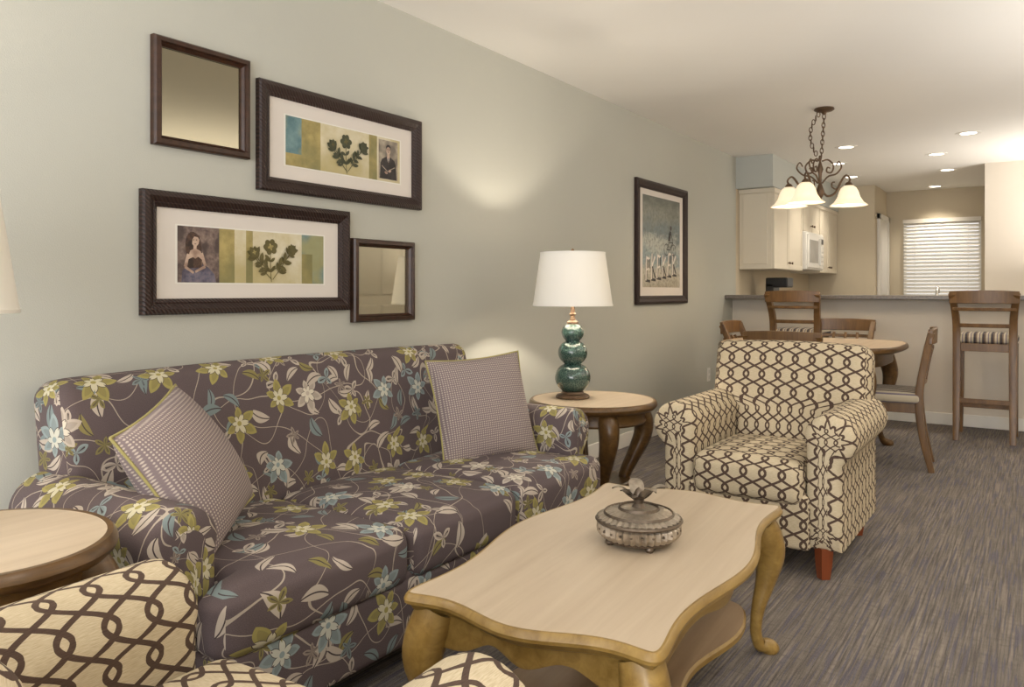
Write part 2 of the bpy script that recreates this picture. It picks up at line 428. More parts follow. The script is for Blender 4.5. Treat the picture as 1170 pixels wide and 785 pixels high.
# ---------------------------------------------------------------- kitchen
def door_panel(p,x,y0,y1,z0,z1,handle=None):
    box('door',(x,y0+.004,z0+.004),(x+.018,y1-.004,z1-.004),cab_m,p,.003)
    f=.05
    for a in((y0+.004,z0+.004,y1-.004,z0+f),(y0+.004,z1-f,y1-.004,z1-.004),(y0+.004,z0+f,y0+f,z1-f),(y1-f,z0+f,y1-.004,z1-f)):
        box('stile',(x+.018,a[0],a[1]),(x+.024,a[2],a[3]),cab_m,p,.002)
    if handle is not None: lathe('knob',[(.001,0),(.005,0),(.005,.012),(.013,.018),(.013,.026),(.001,.03)],bronze_m,p,(x+.024,handle,z0+.07),14,rot=(0,pi/2,0))
c=empty('kitchen_upper_cabinet',(0,0,0))
box('carcass',(.002,7.6,1.34),(.32,8.68,2.128),cab_m,c,.002)
box('end_panel',(.04,7.592,1.39),(.28,7.6,2.08),cab_m,c,.003)
door_panel(c,.32,7.6,8.14,1.34,2.12,8.09); door_panel(c,.32,8.14,8.68,1.34,2.12,8.19)
box('carcass_b',(.002,8.7,1.78),(.32,9.46,2.128),cab_m,c,.002)
door_panel(c,.32,8.7,9.08,1.78,2.12,9.03); door_panel(c,.32,9.08,9.46,1.78,2.12,9.13)
box('carcass_c',(.002,9.48,1.34),(.32,10.38,2.128),cab_m,c,.002)
door_panel(c,.32,9.48,9.93,1.34,2.12,9.88); door_panel(c,.32,9.93,10.38,1.34,2.12,9.98)
box('crown',(.002,7.58,2.085),(.355,10.38,2.128),cab_m,c,.004)
m=empty('microwave',(0,0,0))
box('case',(.002,8.7,1.36),(.38,9.46,1.775),white_m,m,.008)
box('door',(.38,8.72,1.38),(.395,9.22,1.75),white_m,m,.006)
box('glass',(.395,8.78,1.44),(.399,9.16,1.69),M('microwave_glass','#a3a19c',.15),m,.002)
box('handle',(.395,9.19,1.42),(.42,9.21,1.72),white_m,m,.004)
box('panel',(.38,9.24,1.38),(.393,9.44,1.75),white_m,m,.003)
box('display',(.393,9.27,1.66),(.396,9.41,1.72),dark_m,m)
for i in range(4):
    for j in range(3): box('button',(.393,9.27+j*.05,1.42+i*.05),(.396,9.305+j*.05,1.455+i*.05),trim_m,m)
k=empty('kitchen_base_cabinet',(0,0,0))
box('carcass',(.002,7.52,.0),(.6,10.38,.88),cab_m,k)
box('top',(.002,7.52,.88),(.63,10.38,.92),counter_m,k,.004)
box('backsplash',(.002,7.52,.92),(.02,10.38,1.02),counter_m,k)
for i in range(5): door_panel(k,.6,7.9+i*.49,8.38+i*.49,.12,.86,8.34+i*.49)
k=empty('kitchen_sink_cabinet',(0,0,0))
box('carcass',(.64,7.52,0),(3.1,8.08,.88),cab_m,k); box('top',(.64,7.58,.88),(3.1,8.1,.92),counter_m,k,.004)
f=empty('faucet',(1.72,7.72,.92))
lathe('base',[(.001,0),(.03,0),(.03,.02),(.018,.04),(.001,.042)],M('chrome','#d0d0d0',.15,1),f)
tube('spout',[(0,0,.03,.012),(0,0,.16,.012),(0,.03,.225,.011),(0,.1,.235,.011),(0,.16,.19,.01)],bpy.data.materials['chrome'],f)
tube('lever',[(0.02,0,.05,.007),(.07,0,.10,.007),(.1,0,.13,.008)],bpy.data.materials['chrome'],f)
cm=empty('coffee_maker',(.25,8.05,.92))
box('base',(-.09,-.11,0),(.13,.11,.03),dark_m,cm,.006); box('tower',(-.09,-.11,.03),(-.01,.11,.28),dark_m,cm,.008); box('head',(-.09,-.11,.24),(.13,.11,.34),dark_m,cm,.012)
lathe('carafe',[(.001,0),(.055,0),(.068,.05),(.06,.12),(.045,.15),(.045,.17),(.001,.17)],M('carafe_glass','#1c1512',.08),cm,(.06,0,.035),24)
tube('carafe_handle',[(.115,0,.17,.007),(.155,0,.16,.008),(.155,0,.09,.008),(.12,0,.07,.007)],dark_m,cm)
o=empty('wall_outlet',(0,6.74,.37)); box('plate',(0,-.035,-.06),(.006,.035,.06),trim_m,o,.002)
for z in(-.025,.025): box('socket',(.006,-.016,z-.014),(.008,.016,z+.014),white_m,o,.002)
can_e=EMIT('downlight_lens','#fff2dc',6)
def spot(loc,pw,size=110,blend=.8,col=(1,.87,.7),parent=None):
    l=bpy.data.lights.new('spot','SPOT'); l.energy=pw; l.spot_size=math.radians(size); l.spot_blend=blend; l.color=col; l.shadow_soft_size=.06
    o=bpy.data.objects.new('bulb_light',l); COL.objects.link(o); o.location=loc
    if parent:o.parent=parent
    return o
for x,y in((1.01,7.53),(1.98,7.44),(1.65,8.41),(.75,8.46),(1.64,9.56),(.68,9.52),(1.38,10.98)):
    r=empty('recessed_downlight',(x,y,H))
    lathe('trim_ring',[(.062,-.004),(.095,-.004),(.098,0),(.062,0)],trim_m,r,closed=True,seg=32)
    lathe('lens',[(.001,-.003),(.064,-.003),(.064,0),(.001,0)],can_e,r,seg=32)
    spot((0,0,-.02),40,parent=r,col=(1,.9,.75))
# ---------------------------------------------------------------- upholstery
def upholstered(name,W,n,mat,loc,rot,D=.9,back_h=.87,seat_h=.43,arm_h=.62,bh=.12,setb=.1,tc=.0,legm=redleg_m,uvs=0,lean=9,leg_h=.1,armback=.09):
    e=empty(name,loc,rot); hw=W/2; inn=hw-.205
    rr=.098
    def prof(sx):
        P=[(0,leg_h+.01)]
        P+=[(0,.2),(0,.3),(0,arm_h-rr-.03)]
        cx,cz=rr-.01,arm_h-rr
        for a in range(170,-61,-11): P.append((cx+rr*cos(math.radians(a)),cz+rr*sin(math.radians(a))))
        P+=[(.135,arm_h-2*rr+.0),(.135,.3),(.135,.2),(.135,leg_h+.01)]
        return [((inn+p[0])*sx,p[1]) for p in P]
    y0=-D/2+setb; y1=D/2-armback
    ys=[y0+(y1-y0)*i/8 for i in range(9)]
    for sx,nm in((1,'arm_r'),(-1,'arm_l')):
        P=prof(sx)
        if sx<0:P=P[::-1]
        rg=[(.05,y0-.004),(.03,y0),(.012,y0+.008),(.003,y0+.02),(0,y0+.035)]+[(0,y) for y in ys[1:]]+[(.02,y1+.02)]
        loft(nm,P,rg,mat,e,'xz',ang=50,uvo=(uvs,.13))
    rbox('base',(2*inn+.04,D-.1,.22),.02,mat,e,(0,-.03+.0,leg_h+.11),uvo=(uvs,.3),n=10)
    if tc:
        rbox('rail',(2*(inn+tc)-.02,setb+.02,.2),.025,mat,e,(0,-D/2+setb/2+.02,leg_h+.1),uvo=(uvs,.27),n=16)
    cw=2*inn/n; th=.17
    yb=D/2-.30
    for i in range(n):
        x=-inn+cw*(i+.5); last=(i==n-1); first=(i==0)
        def df(px,py,pz,first=first,last=last):
            yy=py+(-D/2+yb)/2
            if tc:
                t=max(0,min(1,(y0-.012-yy)/.02))
                if last and px>0: px+=tc*t*(px/(cw/2))**3
                if first and px<0: px-=tc*t*(-px/(cw/2))**3
            return px,py,pz
        rbox('seat_cushion_%d'%i,(cw-.004,yb+D/2,th),.045,mat,e,(x,(-D/2+yb)/2,seat_h-th/2),puff=.022,deform=df,ns=(10,26,3),uvo=(x+uvs,.05))
    bw=2*(hw-bh); L=back_h-.16; tilt=math.radians(lean)
    def bd(px,py,pz):
        t=(pz/L+.5)
        if py<0: py-=.02*sin(pi*min(1,max(0,t)))
        pz+=.012*t*(1-(px/(bw/2))**2)
        s=1 if pz>arm_h-.16-L/2-.06 else (2*inn+.02)/bw
        return px*s,py,pz
    rbox('back',(bw,.17,L),.055,mat,e,(0,D/2-.105-sin(tilt)*L/2,.14+L/2),rot=(-tilt,0,0),deform=bd,ns=(24,3,14),uvo=(uvs+.04,.61))
    for sx in(-1,1):
        for y in(-D/2+setb+.03 if not tc else -D/2+.12,D/2-.14):
            x=sx*(inn+.065)
            tube('leg',[(x,y,leg_h+.02,.036),(x,y-.004,.05,.031),(x,y-.008,0,.024)],legm,e,sub=1,seg=4,sq=0)
    return e
upholstered('floral_sofa',2.09,3,floral_m,(.50,1.975,0),pi/2,D=.93,back_h=.89,seat_h=.43,arm_h=.615,bh=.11,setb=.12,tc=.09,legm=brownw_m,uvs=.0,leg_h=.08,armback=.13)
upholstered('patterned_armchair',.87,1,lattice_m,(1.485,3.54,0),0,D=.86,back_h=.89,seat_h=.44,arm_h=.64,bh=.075,setb=.03)
upholstered('patterned_armchair',.95,1,lattice_m,(1.505,.472,0),pi+math.radians(3),D=.86,back_h=.89,seat_h=.45,arm_h=.622,bh=.075,setb=.045,uvs=.02)
# pillows
def pillow(name,S,T,mat4):
    e=empty(name); e.matrix_world=mat4
    n=22;V=[];F=[];U=[]
    def pt(u,v):
        k=1-.07*(1-abs(v)**2.0)*abs(u)**3; k2=1-.07*(1-abs(u)**2.0)*abs(v)**3
        return u*S/2*k, v*S/2*k2
    for sg in(1,-1):
        for i in range(n+1):
            for j in range(n+1):
                u=-1+2*i/n;v=-1+2*j/n
                u=math.copysign(abs(u)**.85,u);v=math.copysign(abs(v)**.85,v)
                x,z=pt(u,v); t=((1-u**2)*(1-v**2)); t=max(t,0)**.48
                V.append((x,sg*T/2*t,z))
        o=(0 if sg==1 else (n+1)**2)
        for i in range(n):
            for j in range(n):
                f=[o+i*(n+1)+j,o+(i+1)*(n+1)+j,o+(i+1)*(n+1)+j+1,o+i*(n+1)+j+1]
                if sg==-1:f=f[::-1]
                F.append(f); U.append([(V[q][0],V[q][2]) for q in f])
    mk('body',V,F,pillow_m,e,uvs=U,recalc=False,ang=80)
    B=[]
    K=14
    for a,b in(((-1,-1),(1,-1)),((1,-1),(1,1)),((1,1),(-1,1)),((-1,1),(-1,-1))):
        for i in range(K):
            t=i/K;u=a[0]+(b[0]-a[0])*t;v=a[1]+(b[1]-a[1])*t; x,z=pt(u,v); B.append((x,0,z,.004))
    B.append(B[0]);tube('piping',B,pipe_m,e,sub=1,seg=8)
    return e
pillow('throw_pillow',.45,.17,Matrix.Translation((.545,2.60,.63))@Euler((math.radians(-17),math.radians(-3),math.radians(66))).to_matrix().to_4x4())
nrm=Vector((.78,.46,.52)).normalized(); ex=Vector((.30,.44,-.85)); ex=(ex-nrm*ex.dot(nrm)).normalized(); ey=-nrm; ez=ex.cross(ey)
Mx=Matrix((ex,ey,ez)).transposed().to_4x4()
pillow('throw_pillow',.41,.19,Matrix.Translation((.565,1.235,.632))@Mx)
# ---------------------------------------------------------------- tables
def cab_leg(p,x,y,dx,dy,h,s=1.0,mat=gold_m,knee=.03,foot=.03,name='leg'):
    L=math.hypot(dx,dy);dx/=L;dy/=L
    pts=[(0,h,.040),(knee*.6,h*.88,.044),(knee,h*.74,.040),(knee*.55,h*.55,.028),(-.2*knee,h*.35,.019),(-.45*knee,h*.18,.0155),(-.1*knee,h*.07,.0165),(foot*.5,.022,.021),(foot,.010,.024),(foot*1.1,0.0,.020)]
    return tube(name,[(x+dx*o,y+dy*o,z,r*s) for o,z,r in pts],mat,p,sub=4,seg=14,sq=3)
def serp(a,b,A,B,n=44):
    P=[]
    def off(s,k): return k*cos(1.55*pi*s)
    for i in range(n): s=-1+2*i/n; P.append((a+off(s,A),s*b))
    for i in range(n): s=1-2*i/n; P.append((s*a,b+off(s,B)))
    for i in range(n): s=1-2*i/n; P.append((-a-off(s,A),s*b))
    for i in range(n): s=-1+2*i/n; P.append((s*a,-b-off(s,B)))
    for _ in range(9):
        P=[((P[i-1][0]+2*P[i][0]+P[(i+1)%len(P)][0])/4,(P[i-1][1]+2*P[i][1]+P[(i+1)%len(P)][1])/4) for i in range(len(P))]
    return P
ct=empty('coffee_table',(1.56,1.87,0),math.radians(4.3))
hx,hy=.312,.59; TZ=.45
P=serp(hx,hy,.028,.026)
loft('top',P,[(.03,TZ-.045),(.018,TZ-.038),(.012,TZ-.028),(.0,TZ-.022),(-.002,TZ-.014),(.003,TZ-.004),(.007,TZ),(.012,TZ),(.0125,TZ-.0004)],[gold_m,lighttop_m],ct,capmi=(0,1),mi=[0]*7+[1])
PA=serp(hx-.055,hy-.055,.022,.02)
N=norms(PA);n=len(PA);V=[];F=[]
for i,(p,nn) in enumerate(zip(PA,N)):
    s=(i%44)/44*2-1; z=TZ-.045-.05-.045*abs(s)**2.2-.012*cos(s*3*pi)
    V+=[(p[0],p[1],TZ-.044),(p[0]-nn[0]*.004,p[1]-nn[1]*.004,z+.012),(p[0],p[1],z),(p[0]+nn[0]*.02,p[1]+nn[1]*.02,z),(p[0]+nn[0]*.02,p[1]+nn[1]*.02,TZ-.044)]
for i in range(n):
    j=(i+1)%n
    for k in range(5): F.append((i*5+k,j*5+k,j*5+(k+1)%5,i*5+(k+1)%5))
mk('apron',V,F,gold_m,ct)
for sx in(-1,1):
    for sy in(-1,1): cab_leg(ct,sx*(hx-.07),sy*(hy-.075),sx,sy,TZ-.045,1.05,gold_m,.035,.035)
PS=serp(hx-.105,hy-.10,-.03,-.03)
shelf_m=WOOD('wood_shelf','#a58a6c','#8a7054',.4,5,(1,.05,1))
loft('shelf',PS,[(.008,.12),(0,.126),(0,.14),(.006,.146),(.012,.146)],[gold_m,shelf_m],ct,capmi=(0,1),mi=[0,0,0,1])
def circ(rx,ry,n=56,pw=2.0):
    P=[]
    for i in range(n):
        a=2*pi*i/n;c,s=cos(a),sin(a); P.append((rx*math.copysign(abs(c)**(2/pw),c),ry*math.copysign(abs(s)**(2/pw),s)))
    return P
def end_table(loc,rx,ry,h):
    e=empty('end_table',loc)
    loft('top',circ(rx,ry),[(.03,h-.045),(.014,h-.04),(.004,h-.03),(0,h-.02),(.004,h-.006),(.010,h),(.022,h),(.0225,h-.0006)],[brownw_m,lighttop_m],e,capmi=(0,1),mi=[0]*6+[1])
    loft('apron',circ(rx*.80,ry*.80),[(.0,h-.11),(-.008,h-.1),(-.002,h-.085),(-.006,h-.045)],brownw_m,e)
    for k in range(4):
        a=pi/4+k*pi/2; x,y=rx*.66*cos(a),ry*.66*sin(a); dx,dy=cos(a),sin(a)
        pts=[(.02,h-.05,.045),(.055,h*.80,.046),(.05,h*.66,.042),(.0,h*.48,.034),(-.045,h*.32,.028),(-.045,h*.18,.026),(-.01,h*.08,.028),(.03,.03,.034),(.04,.0,.03)]
        tube('leg_%d'%k,[(x+dx*o,y+dy*o,z,r) for o,z,r in pts],brownw_m,e,sub=4,seg=14,sq=3)
    loft('shelf',circ(rx*.6,ry*.6),[(.006,.15),(0,.155),(0,.17),(.006,.175)],brownw_m,e)
    return e
end_table((.60,3.46,0),.325,.325,.575)
end_table((.73,.675,0),.26,.235,.62)
# ---------------------------------------------------------------- table lamps
def glazem():
    b=NB('teal_glaze'); o=b.coord()
    vo=b.n('ShaderNodeTexVoronoi',feature='DISTANCE_TO_EDGE'); vo.inputs['Scale'].default_value=85; b.put(vo.inputs['Vector'],o)
    cr=b.math('LESS_THAN',vo.outputs['Distance'],.06)
    n=b.noise(o,14,3)
    col=b.mix(n,srgb('#152f2d'),srgb('#304e47'))
    col=b.mix(b.math('MULTIPLY',cr,.5),col,srgb('#6b8377'))
    b.b.inputs['Coat Weight'].default_value=.6
    return b.base(col,.15)
glaze_m=glazem()
def shadem():
    b=NB('lamp_shade_linen'); b.base(srgb('#f6f3ec'),.9)
    tr=b.n('ShaderNodeBsdfTranslucent'); tr.inputs[0].default_value=srgb('#f8f2e6')
    mx=b.n('ShaderNodeMixShader'); mx.inputs[0].default_value=.055
    b.t.links.new(b.b.outputs[0],mx.inputs[1]);b.t.links.new(tr.outputs[0],mx.inputs[2]);b.t.links.new(mx.outputs[0],b.out.inputs[0])
    return b.m
shade_m=shadem()
def lamp(loc,pw,sc=1.0):
    e=empty('table_lamp',loc); e.scale=(1,1,sc)
    lathe('foot',[(.001,0),(.085,0),(.088,.008),(.08,.018),(.06,.024),(.055,.034),(.001,.034)],bronze_m,e)
    pr=[(.05,.034)]
    def blob(z0,z1,r,neck):
        for i in range(1,12):
            t=i/12; pr.append((neck+(r-neck)*sin(pi*t)**.6,z0+(z1-z0)*t))
        pr.append((neck,z1))
    blob(.034,.175,.092,.042); blob(.175,.29,.076,.036); blob(.29,.38,.058,.026)
    lathe('gourd_body',[(.001,.034)]+pr+[(.001,.38)],glaze_m,e,seg=48,ang=80)
    lathe('cap',[(.001,.378),(.03,.378),(.03,.388),(.015,.398),(.012,.42),(.02,.428),(.012,.436),(.011,.47),(.018,.476),(.018,.52),(.001,.52)],bronze_m,e)
    zb,zt=.475,.74
    lathe('shade',[(.204,zb),(.166,zt),(.163,zt),(.201,zb)],shade_m,e,closed=True,seg=56)
    for z,r in((zb,.2045),(zt,.1665)): lathe('shade_trim',[(r-.003,z-.004),(r+.001,z-.004),(r+.001,z+.005),(r-.003,z+.005)],shade_m,e,closed=True,seg=56)
    for k in range(3):
        a=k*2*pi/3; tube('spider',[(0,0,zt-.012,.002),(.163*cos(a),.163*sin(a),zt-.006,.002)],bronze_m,e,sub=1,seg=6)
    tube('harp',[(0,.018,.5,.002),(0,.05,.56,.002),(0,.045,.68,.002),(0,0,zt-.01,.002),(0,-.045,.68,.002),(0,-.05,.56,.002),(0,-.018,.5,.002)],bronze_m,e,seg=6)
    lathe('finial',[(.001,zt-.015),(.006,zt-.012),(.005,zt+.0),(.01,zt+.01),(.006,zt+.022),(.001,zt+.026)],bronze_m,e,seg=16)
    lathe('bulb',[(.001,.52),(.012,.52),(.013,.53),(.022,.55),(.02,.57),(.001,.582)],EMIT('bulb_glow','#ffdfae',3),e,seg=20)
    l=bpy.data.lights.new('bulb_light','POINT'); l.energy=pw; l.color=(1,.88,.72); l.shadow_soft_size=.022
    o=bpy.data.objects.new('bulb_light',l); COL.objects.link(o); o.location=(0,0,.608); o.parent=e
lamp((.50,3.43,.575),19); lamp((.575,.585,.62),8,.965)
# ---------------------------------------------------------------- frames
def rframe(p,w,h,rings,mat,name='moulding'):
    V=[];F=[]
    for ins,y in rings:
        a,b=w/2-ins,h/2-ins; V+=[(-a,y,-b),(a,y,-b),(a,y,b),(-a,y,b)]
    n=len(rings)
    for k in range(n-1):
        for i in range(4): F.append((k*4+i,k*4+(i+1)%4,(k+1)*4+(i+1)%4,(k+1)*4+i))
    F.append([0,1,2,3])
    return mk(name,V,F,mat,p,ang=25,recalc=True)
def pict(name,y0,y1,z0,z1,fw=.055,mat=None):
    e=empty(name,(0.002,(y0+y1)/2,(z0+z1)/2),pi/2); w=y1-y0;h=z1-z0
    rframe(e,w,h,[(0,0),(0,-.022),(.006,-.03),(.02,-.034),(fw*.7,-.022),(fw*.78,-.024),(fw,-.014),(fw,-.004)],mat or frame_m)
    return e,w,h
def grunge(name,c1,c2,c3,scale=18):
    b=NB(name);o=b.coord();n=b.noise(o,scale,6,.7);n2=b.noise(o,scale*.3,2)
    col=b.mix(b.ramp(n,[(.35,(0,0,0,1)),(.65,(1,1,1,1))]),srgb(c1),srgb(c2)); col=b.mix(b.ramp(n2,[(.45,(0,0,0,1)),(.6,(.8,.8,.8,1))]),col,srgb(c3))
    return b.base(col,.5)
teal_m=grunge('print_teal','#78979a','#4f727a','#a09a66'); olive_m=grunge('print_olive','#8f8350','#b3a268','#75744c')
cream_m=grunge('print_cream','#c7bb92','#dcd5c0','#b0a26c',9); dpur_m=grunge('print_photo_dark','#5c4a4a','#8c7a70','#382c2d',55)
gray_m=grunge('print_photo_gray','#8d8377','#b3a794','#6a625a',40)
skin_m=grunge('print_skin','#b89c8a','#cbb3a0','#8f7466',60); blk_m=grunge('print_black','#262022','#3a3233','#1c1819',60); leafd_m=M('print_leaf_dark','#434631',.6,0,.3,40); leafb_m=M('print_leaf_olive','#5f5731',.6,0,.3,40); blueg_m=grunge('print_dress','#504f66','#7d7480','#3a3648',60)
hairb_m=grunge('print_hair','#33231f','#5a4034','#221715',90)
def ell(cx,cz,a,b,ang=0,n=18,leaf=False):
    P=[]
    for i in range(n):
        t=2*pi*i/n; x=a*cos(t); z=b*sin(t)*( (1-abs(cos(t))**3*.6) if leaf else 1)
        P.append((cx+x*cos(ang)-z*sin(ang),cz+x*sin(ang)+z*cos(ang)))
    return P
def line(x0,z0,x1,z1,w,w2=None):
    w2=w if w2 is None else w2
    d=math.hypot(x1-x0,z1-z0);nx,nz=-(z1-z0)/d/2,(x1-x0)/d/2
    return [(x0-nx*w,z0-nz*w),(x1-nx*w2,z1-nz*w2),(x1+nx*w2,z1+nz*w2),(x0+nx*w,z0+nz*w)]
def plant(e,cx,cz,s,mat,mat2,y,seed):
    rnd=random.Random(seed);k=[0]
    def pl(nm,P,m=mat): poly(nm,P,y-.00008*k[0],m,e); k[0]+=1
    def branch(x0,z0,ang,L,bend,fl):
        x,z=x0,z0; N_=7
        for i in range(N_):
            nx_,nz_=x+cos(ang)*L/N_,z+sin(ang)*L/N_
            pl('stem',line(x,z,nx_,nz_,.0032)); 
            if i in(1,3,5):
                for sd in(-1,1):
                    a=ang+sd*rnd.uniform(.7,1.1); l=s*rnd.uniform(.07,.105)
                    pl('leaf',ell(nx_+l*cos(a),nz_+l*sin(a),l,l*.45,a,leaf=True))
            x,z=nx_,nz_; ang+=bend/N_
        if fl:
            R=s*fl
            for q in range(6):
                a=q*pi/3+rnd.random()*.3; pl('petal',ell(x+R*.55*cos(a),z+R*.5*sin(a),R*.5,R*.4,a))
            for q in range(4):
                a=q*pi/2+.3; pl('petal_inner',ell(x+R*.2*cos(a),z+R*.2*sin(a),R*.24,R*.14,a),mat2)
        else:
            for q in(-.5,0,.5):
                l=s*.1; a=ang+q*1.3; pl('leaf',ell(x+l*.8*cos(a),z+l*.8*sin(a),l,l*.42,a,leaf=True))
    branch(cx-.02*s,cz-.5*s,pi/2+.1,s*.72,-.15,.17)
    branch(cx-.02*s,cz-.45*s,pi/2+.85,s*.66,-.3,0)
    branch(cx,cz-.45*s,pi/2-.7,s*.78,.1,.12)
    branch(cx-.02*s,cz-.3*s,pi/2+1.1,s*.6,-.6,.11)
    branch(cx,cz-.25*s,pi/2-1.1,s*.6,.5,0)
# frame A (lower)
e,w,h=pict('framed_botanical_print',1.41,2.34,1.04,1.463)
poly('mat',rect(-w/2+.05,-h/2+.05,w/2-.05,h/2-.05),-.006,mat_m,e)
zt,zb=.098,-.100
poly('strip_edge',rect(-.338,zb-.005,.338,zt+.005),-.0065,trim_m,e)
poly('portrait_field',rect(-.33,zb,-.165,zt),-.007,dpur_m,e)
poly('olive',rect(-.165,zb,-.10,zt),-.007,olive_m,e)
poly('cream',rect(-.10,zb,.215,zt),-.007,cream_m,e)
poly('olive2',rect(-.05,zb,-.02,zt),-.0072,olive_m,e)
poly('teal',rect(.215,zb,.33,zt),-.007,teal_m,e); poly('olive3',rect(.215,zb,.27,.02),-.0072,olive_m,e)
plant(e,.07,-.0,.19,leafb_m,olive_m,-.0075,3)
poly('skirt',[(-.315,-.099),(-.312,-.06),(-.29,-.035),(-.25,-.03),(-.21,-.045),(-.185,-.07),(-.178,-.099)],-.0073,blueg_m,e)
poly('hair_back',ell(-.268,.022,.032,.058,.12),-.00735,hairb_m,e)
poly('torso',[(-.295,-.05),(-.290,-.015),(-.282,.012),(-.262,.022),(-.240,.012),(-.232,-.015),(-.236,-.045)],-.0074,skin_m,e)
poly('bodice',[(-.294,-.05),(-.288,-.018),(-.27,-.01),(-.262,-.016),(-.25,-.008),(-.235,-.018),(-.236,-.047)],-.0075,hairb_m,e)
poly('neck',line(-.264,.012,-.262,.032,.012),-.0076,skin_m,e)
poly('face',ell(-.261,.048,.0145,.020,-.15),-.0077,skin_m,e)
poly('hair_top',[(-.280,.045),(-.277,.066),(-.262,.075),(-.246,.066),(-.244,.05),(-.252,.061),(-.266,.063),(-.273,.052),(-.275,.03),(-.284,.005),(-.289,.02)],-.0078,hairb_m,e)
poly('upper_arm',line(-.238,.005,-.222,-.04,.013,.011),-.0078,skin_m,e); poly('forearm',line(-.222,-.042,-.262,-.062,.011,.008),-.0079,skin_m,e)
poly('arm_far',line(-.288,.0,-.302,-.045,.012,.010),-.00785,skin_m,e); poly('forearm_far',line(-.302,-.045,-.268,-.066,.010,.008),-.00795,skin_m,e)
for dx in(-.006,.005): poly('eye',ell(-.262+dx,.051,.0028,.0015),-.0079,blk_m,e)
poly('mouth',ell(-.2615,.037,.0042,.0016),-.0079,dpur_m,e)
# frame C (upper)
e,w,h=pict('framed_botanical_print',1.873,2.806,1.51,1.936)
poly('mat',rect(-w/2+.05,-h/2+.05,w/2-.05,h/2-.05),-.006,mat_m,e)
poly('strip_edge',rect(-.338,zb-.005,.338,zt+.005),-.0065,trim_m,e)
poly('teal',rect(-.33,zb,-.25,zt),-.007,teal_m,e);poly('olive',rect(-.25,zb,-.15,zt),-.007,olive_m,e)
poly('teal2',rect(-.33,zb,-.2,-.05),-.0071,olive_m,e)
poly('cream',rect(-.15,zb,.33,zt),-.007,cream_m,e); poly('gold',rect(.13,zb,.18,zt),-.0071,olive_m,e)
plant(e,-.0,-.0,.19,leafd_m,leafb_m,-.0075,8)
poly('photo',rect(.19,-.09,.315,.088),-.0072,gray_m,e)
poly('suit',[(.198,-.088),(.202,-.02),(.212,.0),(.24,.014),(.266,.014),(.293,.0),(.303,-.02),(.308,-.088)],-.0073,blk_m,e)
poly('shirt',[(.244,.014),(.253,-.02),(.262,.014)],-.0074,mat_m,e)
poly('tie',line(.253,.01,.253,-.022,.006,.003),-.0075,hairb_m,e)
poly('neck',rect(.245,.008,.261,.03),-.0075,skin_m,e)
poly('face',ell(.253,.044,.0145,.02),-.0076,skin_m,e)
poly('hair',[(.238,.046),(.238,.060),(.246,.069),(.260,.069),(.268,.060),(.268,.046),(.263,.056),(.254,.060),(.244,.056)],-.0077,blk_m,e)
for dx in(-.0055,.0055): poly('eye',ell(.253+dx,.047,.0026,.0014),-.0078,blk_m,e)
poly('moustache',ell(.253,.036,.006,.0016),-.0078,hairb_m,e)
poly('sleeve_edge',line(.21,-.03,.25,-.055,.004),-.0078,gray_m,e); poly('sleeve_edge',line(.296,-.03,.256,-.048,.004),-.0078,gray_m,e)
poly('hand',ell(.262,-.05,.010,.006,.3),-.0079,skin_m,e);poly('hand',ell(.238,-.06,.010,.006,-.3),-.0079,skin_m,e)
# mirrors
for nm,a,mm in(('wall_mirror',(1.45,1.833,1.617,1.988),mirror_m),('wall_mirror',(2.362,2.756,.985,1.352),mirror2_m)):
    e,w,h=pict(nm,*a,fw=.034,mat=framep_m)
    poly('glass',rect(-w/2+.03,-h/2+.03,w/2-.03,h/2-.03),-.006,mm,e)
# frame E
def beach():
    b=NB('print_beach');o=b.coord();sp=b.n('ShaderNodeSeparateXYZ');b.put(sp.inputs[0],o)
    n=b.noise(b.vm('MULTIPLY',o,(1,1,2.2)),5,5,.6); z=b.math('ADD',sp.outputs[2],b.math('MULTIPLY',b.math('SUBTRACT',n,.5),.35))
    z=b.math('MULTIPLY_ADD',z,1.25,.5)
    col=b.ramp(z,[(.06,srgb('#a89f8c')),(.22,srgb('#c2bcab')),(.36,srgb('#83959a')),(.5,srgb('#b4b6ae')),(.62,srgb('#66757a')),(.8,srgb('#83867b')),(.95,srgb('#565b54'))])
    f=b.noise(o,40,5,.75); col=b.mix(b.ramp(f,[(.45,(0,0,0,1)),(.62,(.6,.6,.6,1))]),col,srgb('#4f534d'))
    return b.base(col,.4)
e,w,h=pict('framed_beach_print',5.2,6.18,1.022,1.965,fw=.065)
poly('mat',rect(-w/2+.06,-h/2+.06,w/2-.06,h/2-.06),-.006,mat_m,e)
poly('print',rect(-w/2+.13,-h/2+.13,w/2-.13,h/2-.11),-.007,beach(),e)
rnd=random.Random(11); kk=[0]
def stroke(x0,z0,x1,z1,w_,m_):
    poly('lettering',line(x0,z0,x1,z1,w_),-.0074-.00006*kk[0],m_,e); kk[0]+=1
for i in range(6):
    x0=-.31+i*.102; z0=-.29+.01*i; H_=.17+.03*rnd.random(); sl=rnd.uniform(-.01,.03)
    stroke(x0,z0,x0+.085,z0-.006,.02,blk_m)
    stroke(x0+.012,z0,x0+.012+sl,z0+H_,.024,mat_m); stroke(x0+.022,z0,x0+.022+sl,z0+H_,.010,blk_m)
    if i%2==0: stroke(x0+.012+sl,z0+H_-.01,x0+.075,z0+H_-.02,.02,mat_m); stroke(x0+.07,z0+H_-.02,x0+.065,z0+H_*.5,.018,blk_m); stroke(x0+.065,z0+H_*.5,x0+.02,z0+H_*.45,.014,mat_m)
    else: stroke(x0+.015,z0+H_*.5,x0+.07,z0+H_*.9,.018,mat_m); stroke(x0+.02,z0+H_*.5,x0+.075,z0+.01,.018,blk_m)
